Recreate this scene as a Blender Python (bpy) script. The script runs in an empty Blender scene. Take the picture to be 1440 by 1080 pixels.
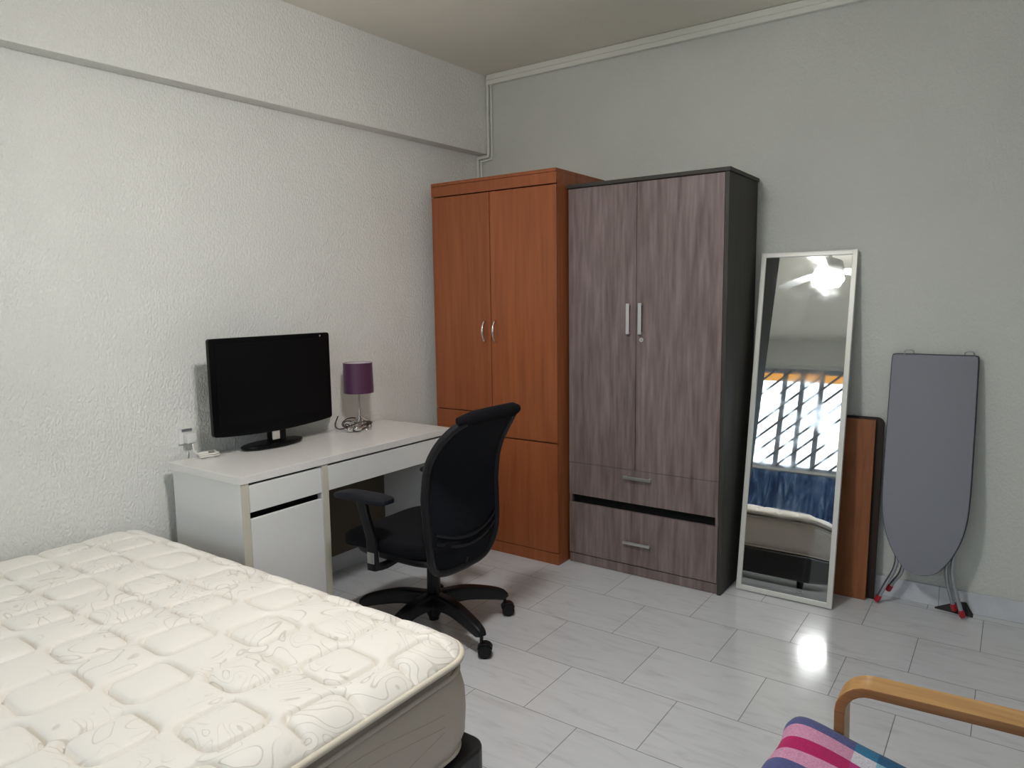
import bpy, bmesh, math, random
from mathutils import Vector, Matrix
random.seed(7)
PI = math.pi
def R(a): return math.radians(a)
COL = bpy.context.scene.collection

# ------------------------------------------------------------------ materials
def new_mat(name):
    m = bpy.data.materials.new(name); m.use_nodes = True
    nt = m.node_tree
    b = nt.nodes['Principled BSDF']
    return m, nt, b
def N(nt, t, **kw):
    n = nt.nodes.new(t)
    for k, v in kw.items(): setattr(n, k, v)
    return n
def simple(name, col, rough=0.5, metal=0.0, spec=0.5, sheen=0.0, bump=None, coat=0.0):
    m, nt, b = new_mat(name)
    b.inputs['Base Color'].default_value = (*col, 1)
    b.inputs['Roughness'].default_value = rough
    b.inputs['Metallic'].default_value = metal
    b.inputs['Specular IOR Level'].default_value = spec
    if sheen: b.inputs['Sheen Weight'].default_value = sheen
    if coat: b.inputs['Coat Weight'].default_value = coat
    if bump:
        sc, st = bump
        tc = N(nt, 'ShaderNodeTexCoord'); no = N(nt, 'ShaderNodeTexNoise'); no.inputs['Scale'].default_value = sc
        no.inputs['Detail'].default_value = 4
        bp = N(nt, 'ShaderNodeBump'); bp.inputs['Strength'].default_value = st; bp.inputs['Distance'].default_value = 0.004
        nt.links.new(tc.outputs['Object'], no.inputs['Vector']); nt.links.new(no.outputs['Fac'], bp.inputs['Height'])
        nt.links.new(bp.outputs['Normal'], b.inputs['Normal'])
    return m
def ramp(nt, stops):
    r = N(nt, 'ShaderNodeValToRGB'); e = r.color_ramp.elements
    while len(e) < len(stops): e.new(0.5)
    for i, (p, c) in enumerate(stops): e[i].position = p; e[i].color = (*c, 1)
    return r
def plaster(name, col, bump=0.6, scale=60, dist=0.006):
    m, nt, b = new_mat(name); L = nt.links.new
    tc = N(nt, 'ShaderNodeTexCoord')
    mp = N(nt, 'ShaderNodeMapping'); mp.inputs['Scale'].default_value = (1, 1, 0.6)
    L(tc.outputs['Object'], mp.inputs['Vector'])
    no = N(nt, 'ShaderNodeTexNoise'); no.inputs['Scale'].default_value = scale; no.inputs['Detail'].default_value = 2
    no.inputs['Distortion'].default_value = 0.3
    L(mp.outputs['Vector'], no.inputs['Vector'])
    rr = ramp(nt, [(0.38, (0, 0, 0)), (0.62, (1, 1, 1))]); L(no.outputs['Fac'], rr.inputs['Fac'])
    bp = N(nt, 'ShaderNodeBump'); bp.inputs['Strength'].default_value = bump; bp.inputs['Distance'].default_value = dist
    L(rr.outputs['Color'], bp.inputs['Height']); L(bp.outputs['Normal'], b.inputs['Normal'])
    n2 = N(nt, 'ShaderNodeTexNoise'); n2.inputs['Scale'].default_value = 1.3; n2.inputs['Detail'].default_value = 5
    L(tc.outputs['Object'], n2.inputs['Vector'])
    c2 = ramp(nt, [(0.3, tuple(c * 0.94 for c in col)), (0.7, tuple(min(1, c * 1.03) for c in col))])
    L(n2.outputs['Fac'], c2.inputs['Fac']); L(c2.outputs['Color'], b.inputs['Base Color'])
    b.inputs['Roughness'].default_value = 0.62; b.inputs['Specular IOR Level'].default_value = 0.35
    return m
def wood(name, dark, light, rough=0.4, stretch=(14, 14, 0.7), fine=6.0, bump=0.06, spec=0.4, streak=0.5, mid=None):
    m, nt, b = new_mat(name); L = nt.links.new
    tc = N(nt, 'ShaderNodeTexCoord'); mp = N(nt, 'ShaderNodeMapping'); mp.inputs['Scale'].default_value = stretch
    L(tc.outputs['Object'], mp.inputs['Vector'])
    n1 = N(nt, 'ShaderNodeTexNoise'); n1.inputs['Scale'].default_value = 1.0; n1.inputs['Detail'].default_value = 6; n1.inputs['Distortion'].default_value = 1.2
    L(mp.outputs['Vector'], n1.inputs['Vector'])
    mp2 = N(nt, 'ShaderNodeMapping'); mp2.inputs['Scale'].default_value = tuple(s * fine for s in stretch)
    L(tc.outputs['Object'], mp2.inputs['Vector'])
    n2 = N(nt, 'ShaderNodeTexNoise'); n2.inputs['Scale'].default_value = 1.0; n2.inputs['Detail'].default_value = 3
    L(mp2.outputs['Vector'], n2.inputs['Vector'])
    mx = N(nt, 'ShaderNodeMix'); mx.data_type = 'FLOAT'; mx.inputs[0].default_value = streak
    L(n1.outputs['Fac'], mx.inputs[2]); L(n2.outputs['Fac'], mx.inputs[3])
    st = [(0.32, dark), (0.68, light)] if mid is None else [(0.3, dark), (0.5, mid), (0.7, light)]
    rp = ramp(nt, st); L(mx.outputs[0], rp.inputs['Fac']); L(rp.outputs['Color'], b.inputs['Base Color'])
    bp = N(nt, 'ShaderNodeBump'); bp.inputs['Strength'].default_value = bump; bp.inputs['Distance'].default_value = 0.002
    L(n2.outputs['Fac'], bp.inputs['Height']); L(bp.outputs['Normal'], b.inputs['Normal'])
    b.inputs['Roughness'].default_value = rough; b.inputs['Specular IOR Level'].default_value = spec
    return m

M = {}
M['wall'] = plaster('wall_plaster', (0.83, 0.83, 0.79), 0.6, 115, 0.0045)  # lightened: the stronger light on the left wall is put into the colour
M['wall_back'] = plaster('dimmed_wall_plaster', (0.60, 0.61, 0.57), 0.4, 115, 0.0035)  # same plaster darkened, so the weaker light sits in the colour
M['ceiling'] = plaster('ceiling_paint', (0.80, 0.77, 0.68), 0.2, 60, 0.003)
M['trim'] = simple('trunking_plastic', (0.72, 0.72, 0.66), 0.45)
M['cherry'] = wood('cherry_veneer', (0.24, 0.066, 0.022), (0.37, 0.110, 0.037), 0.36, (9, 9, 0.5), 5, 0.04, 0.4, 0.5)
M['cherry_edge'] = simple('cherry_shadow_line', (0.07, 0.012, 0.004), 0.6)
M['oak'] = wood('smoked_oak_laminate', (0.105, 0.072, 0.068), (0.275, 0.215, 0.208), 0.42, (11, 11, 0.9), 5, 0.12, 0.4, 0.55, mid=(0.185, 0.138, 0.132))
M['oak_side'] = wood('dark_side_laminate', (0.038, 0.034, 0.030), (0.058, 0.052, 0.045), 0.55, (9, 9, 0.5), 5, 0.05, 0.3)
M['black_gap'] = simple('matt_black_recess', (0.006, 0.006, 0.006), 0.8, spec=0.2)
M['alu'] = simple('brushed_aluminium', (0.66, 0.66, 0.65), 0.3, 0.9)
M['nickel'] = simple('satin_nickel', (0.72, 0.68, 0.6), 0.22, 1.0)
M['chrome'] = simple('chrome', (0.8, 0.79, 0.78), 0.08, 1.0)
M['steel'] = simple('grey_steel_tube', (0.42, 0.44, 0.47), 0.28, 0.85)
M['white'] = simple('white_laminate', (0.80, 0.80, 0.79), 0.32, bump=(9, 0.02))
M['white_top'] = simple('white_glossy_desktop', (0.80, 0.78, 0.75), 0.2)
M['kneehole_shade'] = simple('brown_kneehole_shade', (0.10, 0.078, 0.055), 0.7)  # brown darkened to hold the shade of the desk kneehole
M['cream_edge'] = simple('cream_edge_band', (0.62, 0.59, 0.49), 0.45)
M['blackp'] = simple('black_plastic', (0.005, 0.005, 0.007), 0.42, spec=0.35)
M['armpad'] = simple('black_rubber_armpad', (0.007, 0.008, 0.013), 0.55, spec=0.25)
M['blackg'] = simple('gloss_black_plastic', (0.002, 0.002, 0.0025), 0.28, spec=0.22)
M['screen'] = simple('black_lcd_screen', (0.002, 0.002, 0.003), 0.35, spec=0.25)
M['mesh'] = simple('black_mesh_fabric', (0.0055, 0.0065, 0.010), 0.85, spec=0.2, bump=(500, 0.4))
M['seatfab'] = simple('black_seat_fabric', (0.006, 0.006, 0.008), 0.95, spec=0.15, bump=(400, 0.3))
M['mirror_frame'] = simple('silver_white_mirror_frame', (0.68, 0.67, 0.62), 0.35, 0.1)
M['red'] = simple('red_rubber', (0.42, 0.01, 0.02), 0.45)
M['rubber'] = simple('black_rubber', (0.012, 0.012, 0.013), 0.7)
M['ironcover'] = simple('grey_ironing_cover', (0.25, 0.255, 0.29), 0.95, spec=0.15, sheen=0.15, bump=(300, 0.4))
M['edge_dark'] = simple('dark_grey_binding', (0.06, 0.065, 0.08), 0.85)
M['board'] = wood('brown_board', (0.19, 0.062, 0.022), (0.34, 0.125, 0.05), 0.5, (8, 8, 0.7), 5, 0.05, 0.3)
M['darksheet'] = wood('very_dark_sheet', (0.018, 0.010, 0.007), (0.04, 0.022, 0.014), 0.5, (8, 8, 0.7), 5, 0.05, 0.3)
M['birch'] = wood('honey_bent_birch', (0.40, 0.20, 0.065), (0.58, 0.34, 0.13), 0.33, (1.2, 16, 16), 5, 0.03, 0.5)
M['birch_side'] = wood('birch_laminations', (0.27, 0.115, 0.04), (0.40, 0.19, 0.075), 0.4, (1.0, 30, 60), 3, 0.03, 0.4)
M['leather'] = simple('black_bed_leather', (0.008, 0.008, 0.008), 0.45, bump=(60, 0.1))
M['piping'] = simple('cream_piping', (0.66, 0.60, 0.50), 0.7)
M['shade'] = simple('purple_satin_shade', (0.075, 0.020, 0.062), 0.42, sheen=0.15)
M['shade_in'] = simple('silver_shade_lining', (0.6, 0.55, 0.55), 0.5)
M['cord'] = simple('dark_brown_cord', (0.05, 0.03, 0.022), 0.45)
M['cordw'] = simple('white_cord', (0.75, 0.73, 0.68), 0.45)
M['socket'] = simple('white_socket_plastic', (0.78, 0.77, 0.75), 0.3)
M['winframe'] = simple('grey_window_frame', (0.34, 0.36, 0.40), 0.5)
M['grille'] = simple('dark_grille_bar', (0.22, 0.22, 0.23), 0.5)
M['fanw'] = simple('white_fan_plastic', (0.7, 0.7, 0.68), 0.4)

# floor tiles
def floor_mat():
    m, nt, b = new_mat('marble_look_floor_tiles'); L = nt.links.new
    tc = N(nt, 'ShaderNodeTexCoord'); mp = N(nt, 'ShaderNodeMapping')
    mp.inputs['Location'].default_value = (0.051 + 4.4, -3.01 + 3.42 * 3, 0)
    L(tc.outputs['Object'], mp.inputs['Vector'])
    br = N(nt, 'ShaderNodeTexBrick'); br.offset = 0.5; br.offset_frequency = 2; br.squash = 1.0
    br.inputs['Scale'].default_value = 1.0; br.inputs['Mortar Size'].default_value = 0.0016; br.inputs['Mortar Smooth'].default_value = 0.1
    br.inputs['Brick Width'].default_value = 0.44; br.inputs['Row Height'].default_value = 0.342; br.inputs['Bias'].default_value = 0
    br.inputs['Color1'].default_value = (0.62, 0.63, 0.655, 1); br.inputs['Color2'].default_value = (0.655, 0.665, 0.69, 1)
    br.inputs['Mortar'].default_value = (0.20, 0.20, 0.20, 1)
    L(mp.outputs['Vector'], br.inputs['Vector'])
    # grey veins running along x
    mv = N(nt, 'ShaderNodeMapping'); mv.inputs['Scale'].default_value = (2.5, 14.0, 1); mv.inputs['Rotation'].default_value = (0, 0, 0.25)
    L(tc.outputs['Object'], mv.inputs['Vector'])
    nv = N(nt, 'ShaderNodeTexNoise'); nv.inputs['Scale'].default_value = 1.6; nv.inputs['Detail'].default_value = 7; nv.inputs['Distortion'].default_value = 1.4
    L(mv.outputs['Vector'], nv.inputs['Vector'])
    rv = ramp(nt, [(0.28, (0.85, 0.85, 0.86)), (0.44, (0.98, 0.98, 0.98)), (0.7, (1.03, 1.03, 1.03))]); L(nv.outputs['Fac'], rv.inputs['Fac'])
    mul = N(nt, 'ShaderNodeMix'); mul.data_type = 'RGBA'; mul.blend_type = 'MULTIPLY'; mul.inputs[0].default_value = 1.0
    L(br.outputs['Color'], mul.inputs[6]); L(rv.outputs['Color'], mul.inputs[7])
    L(mul.outputs[2], b.inputs['Base Color'])
    rr = N(nt, 'ShaderNodeMapRange'); rr.inputs[3].default_value = 0.12; rr.inputs[4].default_value = 0.6
    L(br.outputs['Fac'], rr.inputs[0]); L(rr.outputs[0], b.inputs['Roughness'])
    bp = N(nt, 'ShaderNodeBump'); bp.invert = True; bp.inputs['Strength'].default_value = 0.5; bp.inputs['Distance'].default_value = 0.001
    nl = N(nt, 'ShaderNodeTexNoise'); nl.inputs['Scale'].default_value = 5; L(tc.outputs['Object'], nl.inputs['Vector'])
    ad = N(nt, 'ShaderNodeMath', operation='MULTIPLY_ADD'); ad.inputs[1].default_value = 0.08
    L(nl.outputs['Fac'], ad.inputs[0]); L(br.outputs['Fac'], ad.inputs[2]); L(ad.outputs[0], bp.inputs['Height']); L(bp.outputs['Normal'], b.inputs['Normal'])
    return m
M['floor'] = floor_mat()
def base_mat():
    m, nt, b = new_mat('skirting_tile'); L = nt.links.new
    tc = N(nt, 'ShaderNodeTexCoord'); mp = N(nt, 'ShaderNodeMapping'); mp.inputs['Rotation'].default_value = (R(90), 0, 0); mp.inputs['Location'].default_value = (0.23 + 4.4, 0.1, 0)
    L(tc.outputs['Object'], mp.inputs['Vector'])
    br = N(nt, 'ShaderNodeTexBrick'); br.offset = 0; br.inputs['Scale'].default_value = 1.0; br.inputs['Mortar Size'].default_value = 0.0015
    br.inputs['Brick Width'].default_value = 0.44; br.inputs['Row Height'].default_value = 4.0
    br.inputs['Color1'].default_value = (0.62, 0.63, 0.66, 1); br.inputs['Color2'].default_value = (0.66, 0.67, 0.70, 1); br.inputs['Mortar'].default_value = (0.3, 0.3, 0.3, 1)
    L(mp.outputs['Vector'], br.inputs['Vector'])
    nv = N(nt, 'ShaderNodeTexNoise'); nv.inputs['Scale'].default_value = 7; nv.inputs['Detail'].default_value = 6; L(tc.outputs['Object'], nv.inputs['Vector'])
    rv = ramp(nt, [(0.35, (0.85, 0.85, 0.87)), (0.6, (1, 1, 1))]); L(nv.outputs['Fac'], rv.inputs['Fac'])
    mul = N(nt, 'ShaderNodeMix'); mul.data_type = 'RGBA'; mul.blend_type = 'MULTIPLY'; mul.inputs[0].default_value = 1.0
    L(br.outputs['Color'], mul.inputs[6]); L(rv.outputs['Color'], mul.inputs[7]); L(mul.outputs[2], b.inputs['Base Color'])
    b.inputs['Roughness'].default_value = 0.2
    return m
M['skirting'] = base_mat()
# mirror glass with faint smudges
def mirror_mat():
    m, nt, b = new_mat('smudged_mirror_glass'); L = nt.links.new
    b.inputs['Base Color'].default_value = (0.78, 0.81, 0.82, 1); b.inputs['Metallic'].default_value = 1.0
    tc = N(nt, 'ShaderNodeTexCoord'); no = N(nt, 'ShaderNodeTexNoise'); no.inputs['Scale'].default_value = 9; no.inputs['Detail'].default_value = 6
    L(tc.outputs['Object'], no.inputs['Vector'])
    r = N(nt, 'ShaderNodeMapRange'); r.inputs[1].default_value = 0.45; r.inputs[2].default_value = 0.8; r.inputs[3].default_value = 0.006; r.inputs[4].default_value = 0.09
    L(no.outputs['Fac'], r.inputs[0]); L(r.outputs[0], b.inputs['Roughness'])
    return m
M['mirror'] = mirror_mat()
# mattress fabric with embroidered swirls
def ticking():
    m, nt, b = new_mat('embroidered_mattress_ticking'); L = nt.links.new
    tc = N(nt, 'ShaderNodeTexCoord')
    mp = N(nt, 'ShaderNodeMapping'); mp.inputs['Rotation'].default_value = (0, 0, .6); L(tc.outputs['Object'], mp.inputs['Vector'])
    no = N(nt, 'ShaderNodeTexNoise'); no.inputs['Scale'].default_value = 5.5; no.inputs['Detail'].default_value = 0.3; no.inputs['Distortion'].default_value = 2.2
    L(mp.outputs['Vector'], no.inputs['Vector'])
    mu = N(nt, 'ShaderNodeMath', operation='MULTIPLY'); mu.inputs[1].default_value = 7.0; L(no.outputs['Fac'], mu.inputs[0])
    fr = N(nt, 'ShaderNodeMath', operation='PINGPONG'); fr.inputs[1].default_value = 0.5; L(mu.outputs[0], fr.inputs[0])
    ln = N(nt, 'ShaderNodeMapRange'); ln.inputs[1].default_value = 0.03; ln.inputs[2].default_value = 0.085; ln.inputs[3].default_value = 1.0; ln.inputs[4].default_value = 0.0
    L(fr.outputs[0], ln.inputs[0])
    n3 = N(nt, 'ShaderNodeTexNoise'); n3.inputs['Scale'].default_value = 4.0; L(tc.outputs['Object'], n3.inputs['Vector'])
    g = N(nt, 'ShaderNodeMapRange'); g.inputs[1].default_value = 0.44; g.inputs[2].default_value = 0.52; L(n3.outputs['Fac'], g.inputs[0])
    mm = N(nt, 'ShaderNodeMath', operation='MULTIPLY'); L(ln.outputs[0], mm.inputs[0]); L(g.outputs[0], mm.inputs[1])
    cr = N(nt, 'ShaderNodeMix'); cr.data_type = 'RGBA'; cr.inputs[6].default_value = (0.85, 0.81, 0.745, 1); cr.inputs[7].default_value = (0.68, 0.635, 0.57, 1)
    L(mm.outputs[0], cr.inputs[0]); L(cr.outputs[2], b.inputs['Base Color'])
    b.inputs['Roughness'].default_value = 0.55; b.inputs['Sheen Weight'].default_value = 0.25
    n4 = N(nt, 'ShaderNodeTexNoise'); n4.inputs['Scale'].default_value = 120; L(tc.outputs['Object'], n4.inputs['Vector'])
    sm = N(nt, 'ShaderNodeMath', operation='MULTIPLY_ADD'); sm.inputs[1].default_value = 0.35; L(n4.outputs['Fac'], sm.inputs[0]); L(mm.outputs[0], sm.inputs[2])
    bp = N(nt, 'ShaderNodeBump'); bp.inputs['Strength'].default_value = 0.35; bp.inputs['Distance'].default_value = 0.003
    L(sm.outputs[0], bp.inputs['Height']); L(bp.outputs['Normal'], b.inputs['Normal'])
    return m
M['ticking'] = ticking()
M['mattress_side'] = simple('beige_mattress_side', (0.54, 0.475, 0.405), 0.7, bump=(30, 0.35), sheen=0.1)
# woven plaid throw: bands across y (world) and a colour change along x
def plaid():
    m, nt, b = new_mat('plaid_cotton'); L = nt.links.new
    tc = N(nt, 'ShaderNodeUVMap')
    sp = N(nt, 'ShaderNodeSeparateXYZ'); L(tc.outputs['UV'], sp.inputs[0])
    def const_ramp(stops):
        r = ramp(nt, stops); r.color_ramp.interpolation = 'CONSTANT'; return r
    pink = (0.60, 0.27, 0.42); navy = (0.075, 0.085, 0.23); mag = (0.42, 0.0, 0.10)
    white = (0.62, 0.60, 0.66); teal = (0.02, 0.16, 0.30); teal2 = (0.01, 0.09, 0.2)
    # v counted in repeats of 0.30 m
    A = const_ramp([(0.0, pink), (0.10, navy), (0.27, pink), (0.45, mag), (0.63, pink), (0.80, navy)])
    B = const_ramp([(0.0, white), (0.10, teal), (0.27, white), (0.45, (0.45, 0.02, 0.18)), (0.63, white), (0.80, teal)])
    C = const_ramp([(0.0, (0.2, 0.42, 0.55)), (0.10, teal2), (0.27, (0.2, 0.42, 0.55)), (0.45, (0.2, 0.02, 0.16)), (0.63, (0.2, 0.42, 0.55)), (0.80, teal2)])
    fr = N(nt, 'ShaderNodeMath', operation='FRACT'); L(sp.outputs[1], fr.inputs[0])
    for r in (A, B, C): L(fr.outputs[0], r.inputs['Fac'])
    fx = N(nt, 'ShaderNodeMath', operation='ADD'); fx.inputs[1].default_value = 0.0; L(sp.outputs[0], fx.inputs[0])
    g1 = N(nt, 'ShaderNodeMath', operation='GREATER_THAN'); g1.inputs[1].default_value = 0.5; L(fx.outputs[0], g1.inputs[0])
    g2 = N(nt, 'ShaderNodeMath', operation='GREATER_THAN'); g2.inputs[1].default_value = 0.66; L(fx.outputs[0], g2.inputs[0])
    m1 = N(nt, 'ShaderNodeMix'); m1.data_type = 'RGBA'; L(g1.outputs[0], m1.inputs[0]); L(A.outputs[0], m1.inputs[6]); L(B.outputs[0], m1.inputs[7])
    m2 = N(nt, 'ShaderNodeMix'); m2.data_type = 'RGBA'; L(g2.outputs[0], m2.inputs[0]); L(m1.outputs[2], m2.inputs[6]); L(C.outputs[0], m2.inputs[7])
    no = N(nt, 'ShaderNodeTexNoise'); no.inputs['Scale'].default_value = 220; t2 = N(nt, 'ShaderNodeTexCoord'); L(t2.outputs['Object'], no.inputs['Vector'])
    rr = ramp(nt, [(0.3, (0.8, 0.8, 0.8)), (0.7, (1.15, 1.15, 1.15))]); L(no.outputs['Fac'], rr.inputs['Fac'])
    mu = N(nt, 'ShaderNodeMix'); mu.data_type = 'RGBA'; mu.blend_type = 'MULTIPLY'; mu.inputs[0].default_value = 1; L(m2.outputs[2], mu.inputs[6]); L(rr.outputs[0], mu.inputs[7])
    L(mu.outputs[2], b.inputs['Base Color']); b.inputs['Roughness'].default_value = 0.9; b.inputs['Sheen Weight'].default_value = 0.1
    return m
M['plaid'] = plaid()
def curtain_mat():
    m, nt, b = new_mat('mottled_blue_curtain'); L = nt.links.new
    tc = N(nt, 'ShaderNodeTexCoord'); mp = N(nt, 'ShaderNodeMapping'); mp.inputs['Scale'].default_value = (7, 7, 1.8); L(tc.outputs['Object'], mp.inputs['Vector'])
    no = N(nt, 'ShaderNodeTexNoise'); no.inputs['Scale'].default_value = 1.2; no.inputs['Detail'].default_value = 5; no.inputs['Distortion'].default_value = 1.5
    L(mp.outputs['Vector'], no.inputs['Vector'])
    r = ramp(nt, [(0.35, (0.03, 0.06, 0.16)), (0.55, (0.10, 0.18, 0.36)), (0.72, (0.40, 0.52, 0.70))]); L(no.outputs['Fac'], r.inputs['Fac'])
    L(r.outputs[0], b.inputs['Base Color']); b.inputs['Roughness'].default_value = 0.8
    return m
M['curtain'] = curtain_mat()
def glass_mat():
    m = bpy.data.materials.new('thin_window_glass'); m.use_nodes = True; nt = m.node_tree; nt.nodes.clear()
    o = N(nt, 'ShaderNodeOutputMaterial'); t = N(nt, 'ShaderNodeBsdfTransparent'); g = N(nt, 'ShaderNodeBsdfGlossy'); g.inputs['Roughness'].default_value = 0.02
    t.inputs['Color'].default_value = (0.95, 0.98, 0.99, 1)
    x = N(nt, 'ShaderNodeMixShader'); x.inputs[0].default_value = 0.05
    nt.links.new(t.outputs[0], x.inputs[1]); nt.links.new(g.outputs[0], x.inputs[2]); nt.links.new(x.outputs[0], o.inputs[0])
    return m
M['glass'] = glass_mat()
def blind_mat():
    m = bpy.data.materials.new('cream_orange_blind_fabric'); m.use_nodes = True; nt = m.node_tree; nt.nodes.clear()
    o = N(nt, 'ShaderNodeOutputMaterial'); t = N(nt, 'ShaderNodeBsdfTranslucent'); g = N(nt, 'ShaderNodeBsdfDiffuse')
    t.inputs['Color'].default_value = (0.95, 0.62, 0.28, 1); g.inputs['Color'].default_value = (0.9, 0.62, 0.3, 1)
    x = N(nt, 'ShaderNodeMixShader'); x.inputs[0].default_value = 0.4
    nt.links.new(t.outputs[0], x.inputs[1]); nt.links.new(g.outputs[0], x.inputs[2]); nt.links.new(x.outputs[0], o.inputs[0])
    return m
M['blind'] = blind_mat()
def emit(name, col, s):
    m = bpy.data.materials.new(name); m.use_nodes = True; nt = m.node_tree; nt.nodes.clear()
    o = N(nt, 'ShaderNodeOutputMaterial'); e = N(nt, 'ShaderNodeEmission'); e.inputs[0].default_value = (*col, 1); e.inputs[1].default_value = s
    nt.links.new(e.outputs[0], o.inputs[0]); return m
M['lamp_on'] = emit('lit_lamp_diffuser', (1.0, 0.985, 0.96), 98.0)

# ------------------------------------------------------------------ geometry helpers (all in world coordinates)
def BM(): return bmesh.new()
def merge(dst, src):
    me = bpy.data.meshes.new('tmp'); src.to_mesh(me); src.free(); dst.from_mesh(me); bpy.data.meshes.remove(me)
def box(bm, x0, x1, y0, y1, z0, z1, bev=0.0, seg=2, rot=None):
    b = bmesh.new(); bmesh.ops.create_cube(b, size=1)
    c = Vector(((x0 + x1) / 2, (y0 + y1) / 2, (z0 + z1) / 2))
    for v in b.verts:
        v.co = Vector((v.co.x * (x1 - x0), v.co.y * (y1 - y0), v.co.z * (z1 - z0)))
    if bev: bmesh.ops.bevel(b, geom=b.edges[:], offset=bev, segments=seg, profile=0.5, affect='EDGES')
    for v in b.verts:
        if rot: v.co = rot @ v.co
        v.co += c
    merge(bm, b); return bm
def prism(bm, pts, axis, a0, a1, bev=0.0, seg=2):
    """polygon in 2D extruded along axis: axis 'x' pts=(y,z); 'y' pts=(x,z); 'z' pts=(x,y)"""
    b = bmesh.new()
    def mk(p, a): return {'x': (a, p[0], p[1]), 'y': (p[0], a, p[1]), 'z': (p[0], p[1], a)}[axis]
    lo = [b.verts.new(mk(p, a0)) for p in pts]; hi = [b.verts.new(mk(p, a1)) for p in pts]
    n = len(pts); b.faces.new(lo); b.faces.new(hi)
    for i in range(n): b.faces.new((lo[i], lo[(i + 1) % n], hi[(i + 1) % n], hi[i]))
    bmesh.ops.recalc_face_normals(b, faces=b.faces[:])
    if bev:
        ed = [e for e in b.edges if len(e.link_faces) == 2 and e.calc_face_angle(0) > 0.5]
        bmesh.ops.bevel(b, geom=ed, offset=bev, segments=seg, profile=0.5, affect='EDGES')
    merge(bm, b); return bm
def frames(pts, closed=False, up=None):
    n = len(pts); T = []
    for i in range(n):
        a = pts[(i - 1) % n] if (closed or i > 0) else pts[i]
        c = pts[(i + 1) % n] if (closed or i < n - 1) else pts[i]
        T.append((c - a).normalized())
    out = []
    if up is not None:
        for t in T:
            s = t.cross(up).normalized(); out.append((s, s.cross(t).normalized()))
        return out
    ref = Vector((0, 0, 1)) if abs(T[0].z) < 0.9 else Vector((1, 0, 0))
    s = T[0].cross(ref).normalized()
    for t in T:
        s = (s - t * s.dot(t)).normalized(); out.append((s, t.cross(s).normalized()))
    return out
def sweep(bm, pts, prof, closed=False, up=None, scales=None, caps=True):
    pts = [Vector(p) for p in pts]; fr = frames(pts, closed, up); b = bmesh.new(); rings = []
    for i, (p, (s, u)) in enumerate(zip(pts, fr)):
        k = scales[i] if scales else 1.0
        rings.append([b.verts.new(p + s * (q[0] * k) + u * (q[1] * k)) for q in prof])
    n, m = len(pts), len(prof)
    for i in range(n if closed else n - 1):
        A, B2 = rings[i], rings[(i + 1) % n]
        for j in range(m): b.faces.new((A[j], A[(j + 1) % m], B2[(j + 1) % m], B2[j]))
    if not closed and caps: b.faces.new(rings[0]); b.faces.new(rings[-1])
    bmesh.ops.recalc_face_normals(b, faces=b.faces[:]); merge(bm, b); return bm
def circ(r, n=12): return [(r * math.cos(2 * PI * i / n), r * math.sin(2 * PI * i / n)) for i in range(n)]
def rrect(w, h, r, n=3):
    o = []
    for cx, cy, a0 in ((w / 2 - r, h / 2 - r, 0), (-w / 2 + r, h / 2 - r, 90), (-w / 2 + r, -h / 2 + r, 180), (w / 2 - r, -h / 2 + r, 270)):
        for i in range(n + 1):
            a = R(a0 + 90 * i / n); o.append((cx + r * math.cos(a), cy + r * math.sin(a)))
    return o
def tube(bm, pts, r, n=12, closed=False, scales=None): return sweep(bm, pts, circ(r, n), closed, None, scales)
def spline(ctrl, n=8, closed=False):
    P = [Vector(p) for p in ctrl]; o = []; m = len(P)
    rng = range(m) if closed else range(m - 1)
    for i in rng:
        if closed: a, b, c, d = P[(i - 1) % m], P[i], P[(i + 1) % m], P[(i + 2) % m]
        else: a, b, c, d = P[max(i - 1, 0)], P[i], P[i + 1], P[min(i + 2, m - 1)]
        for k in range(n):
            t = k / n
            o.append(0.5 * ((2 * b) + (c - a) * t + (2 * a - 5 * b + 4 * c - d) * t * t + (3 * b - a - 3 * c + d) * t ** 3))
    if not closed: o.append(P[-1])
    return o
def lathe(bm, prof, c, n=32, closed_prof=False):
    b = bmesh.new(); rings = []
    for (r, z) in prof:
        rings.append([b.verts.new((c[0] + r * math.cos(2 * PI * i / n), c[1] + r * math.sin(2 * PI * i / n), c[2] + z)) for i in range(n)] if r > 1e-6 else [b.verts.new((c[0], c[1], c[2] + z))])
    for A, B2 in zip(rings, rings[1:] + ([rings[0]] if closed_prof else [])):
        for i in range(n):
            j = (i + 1) % n
            if len(A) == 1 and len(B2) == 1: continue
            if len(A) == 1: b.faces.new((A[0], B2[j], B2[i]))
            elif len(B2) == 1: b.faces.new((A[i], A[j], B2[0]))
            else: b.faces.new((A[i], A[j], B2[j], B2[i]))
    bmesh.ops.recalc_face_normals(b, faces=b.faces[:]); merge(bm, b); return bm
def superell(bm, c, h, e1=0.4, e2=0.4, nu=40, nv=24, warp=None):
    b = bmesh.new(); rows = []
    f = lambda w, e: math.copysign(abs(w) ** e, w)
    for i in range(nv + 1):
        ph = -PI / 2 + PI * i / nv; row = []
        for j in range(nu):
            th = 2 * PI * j / nu
            p = Vector((h[0] * f(math.cos(ph), e1) * f(math.cos(th), e2), h[1] * f(math.cos(ph), e1) * f(math.sin(th), e2), h[2] * f(math.sin(ph), e1)))
            if warp: p = warp(p)
            row.append(b.verts.new(p + Vector(c)))
        rows.append(row)
    for A, B2 in zip(rows, rows[1:]):
        for j in range(nu): b.faces.new((A[j], A[(j + 1) % nu], B2[(j + 1) % nu], B2[j]))
    bmesh.ops.remove_doubles(b, verts=b.verts[:], dist=1e-5); bmesh.ops.recalc_face_normals(b, faces=b.faces[:])
    merge(bm, b); return bm

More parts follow.
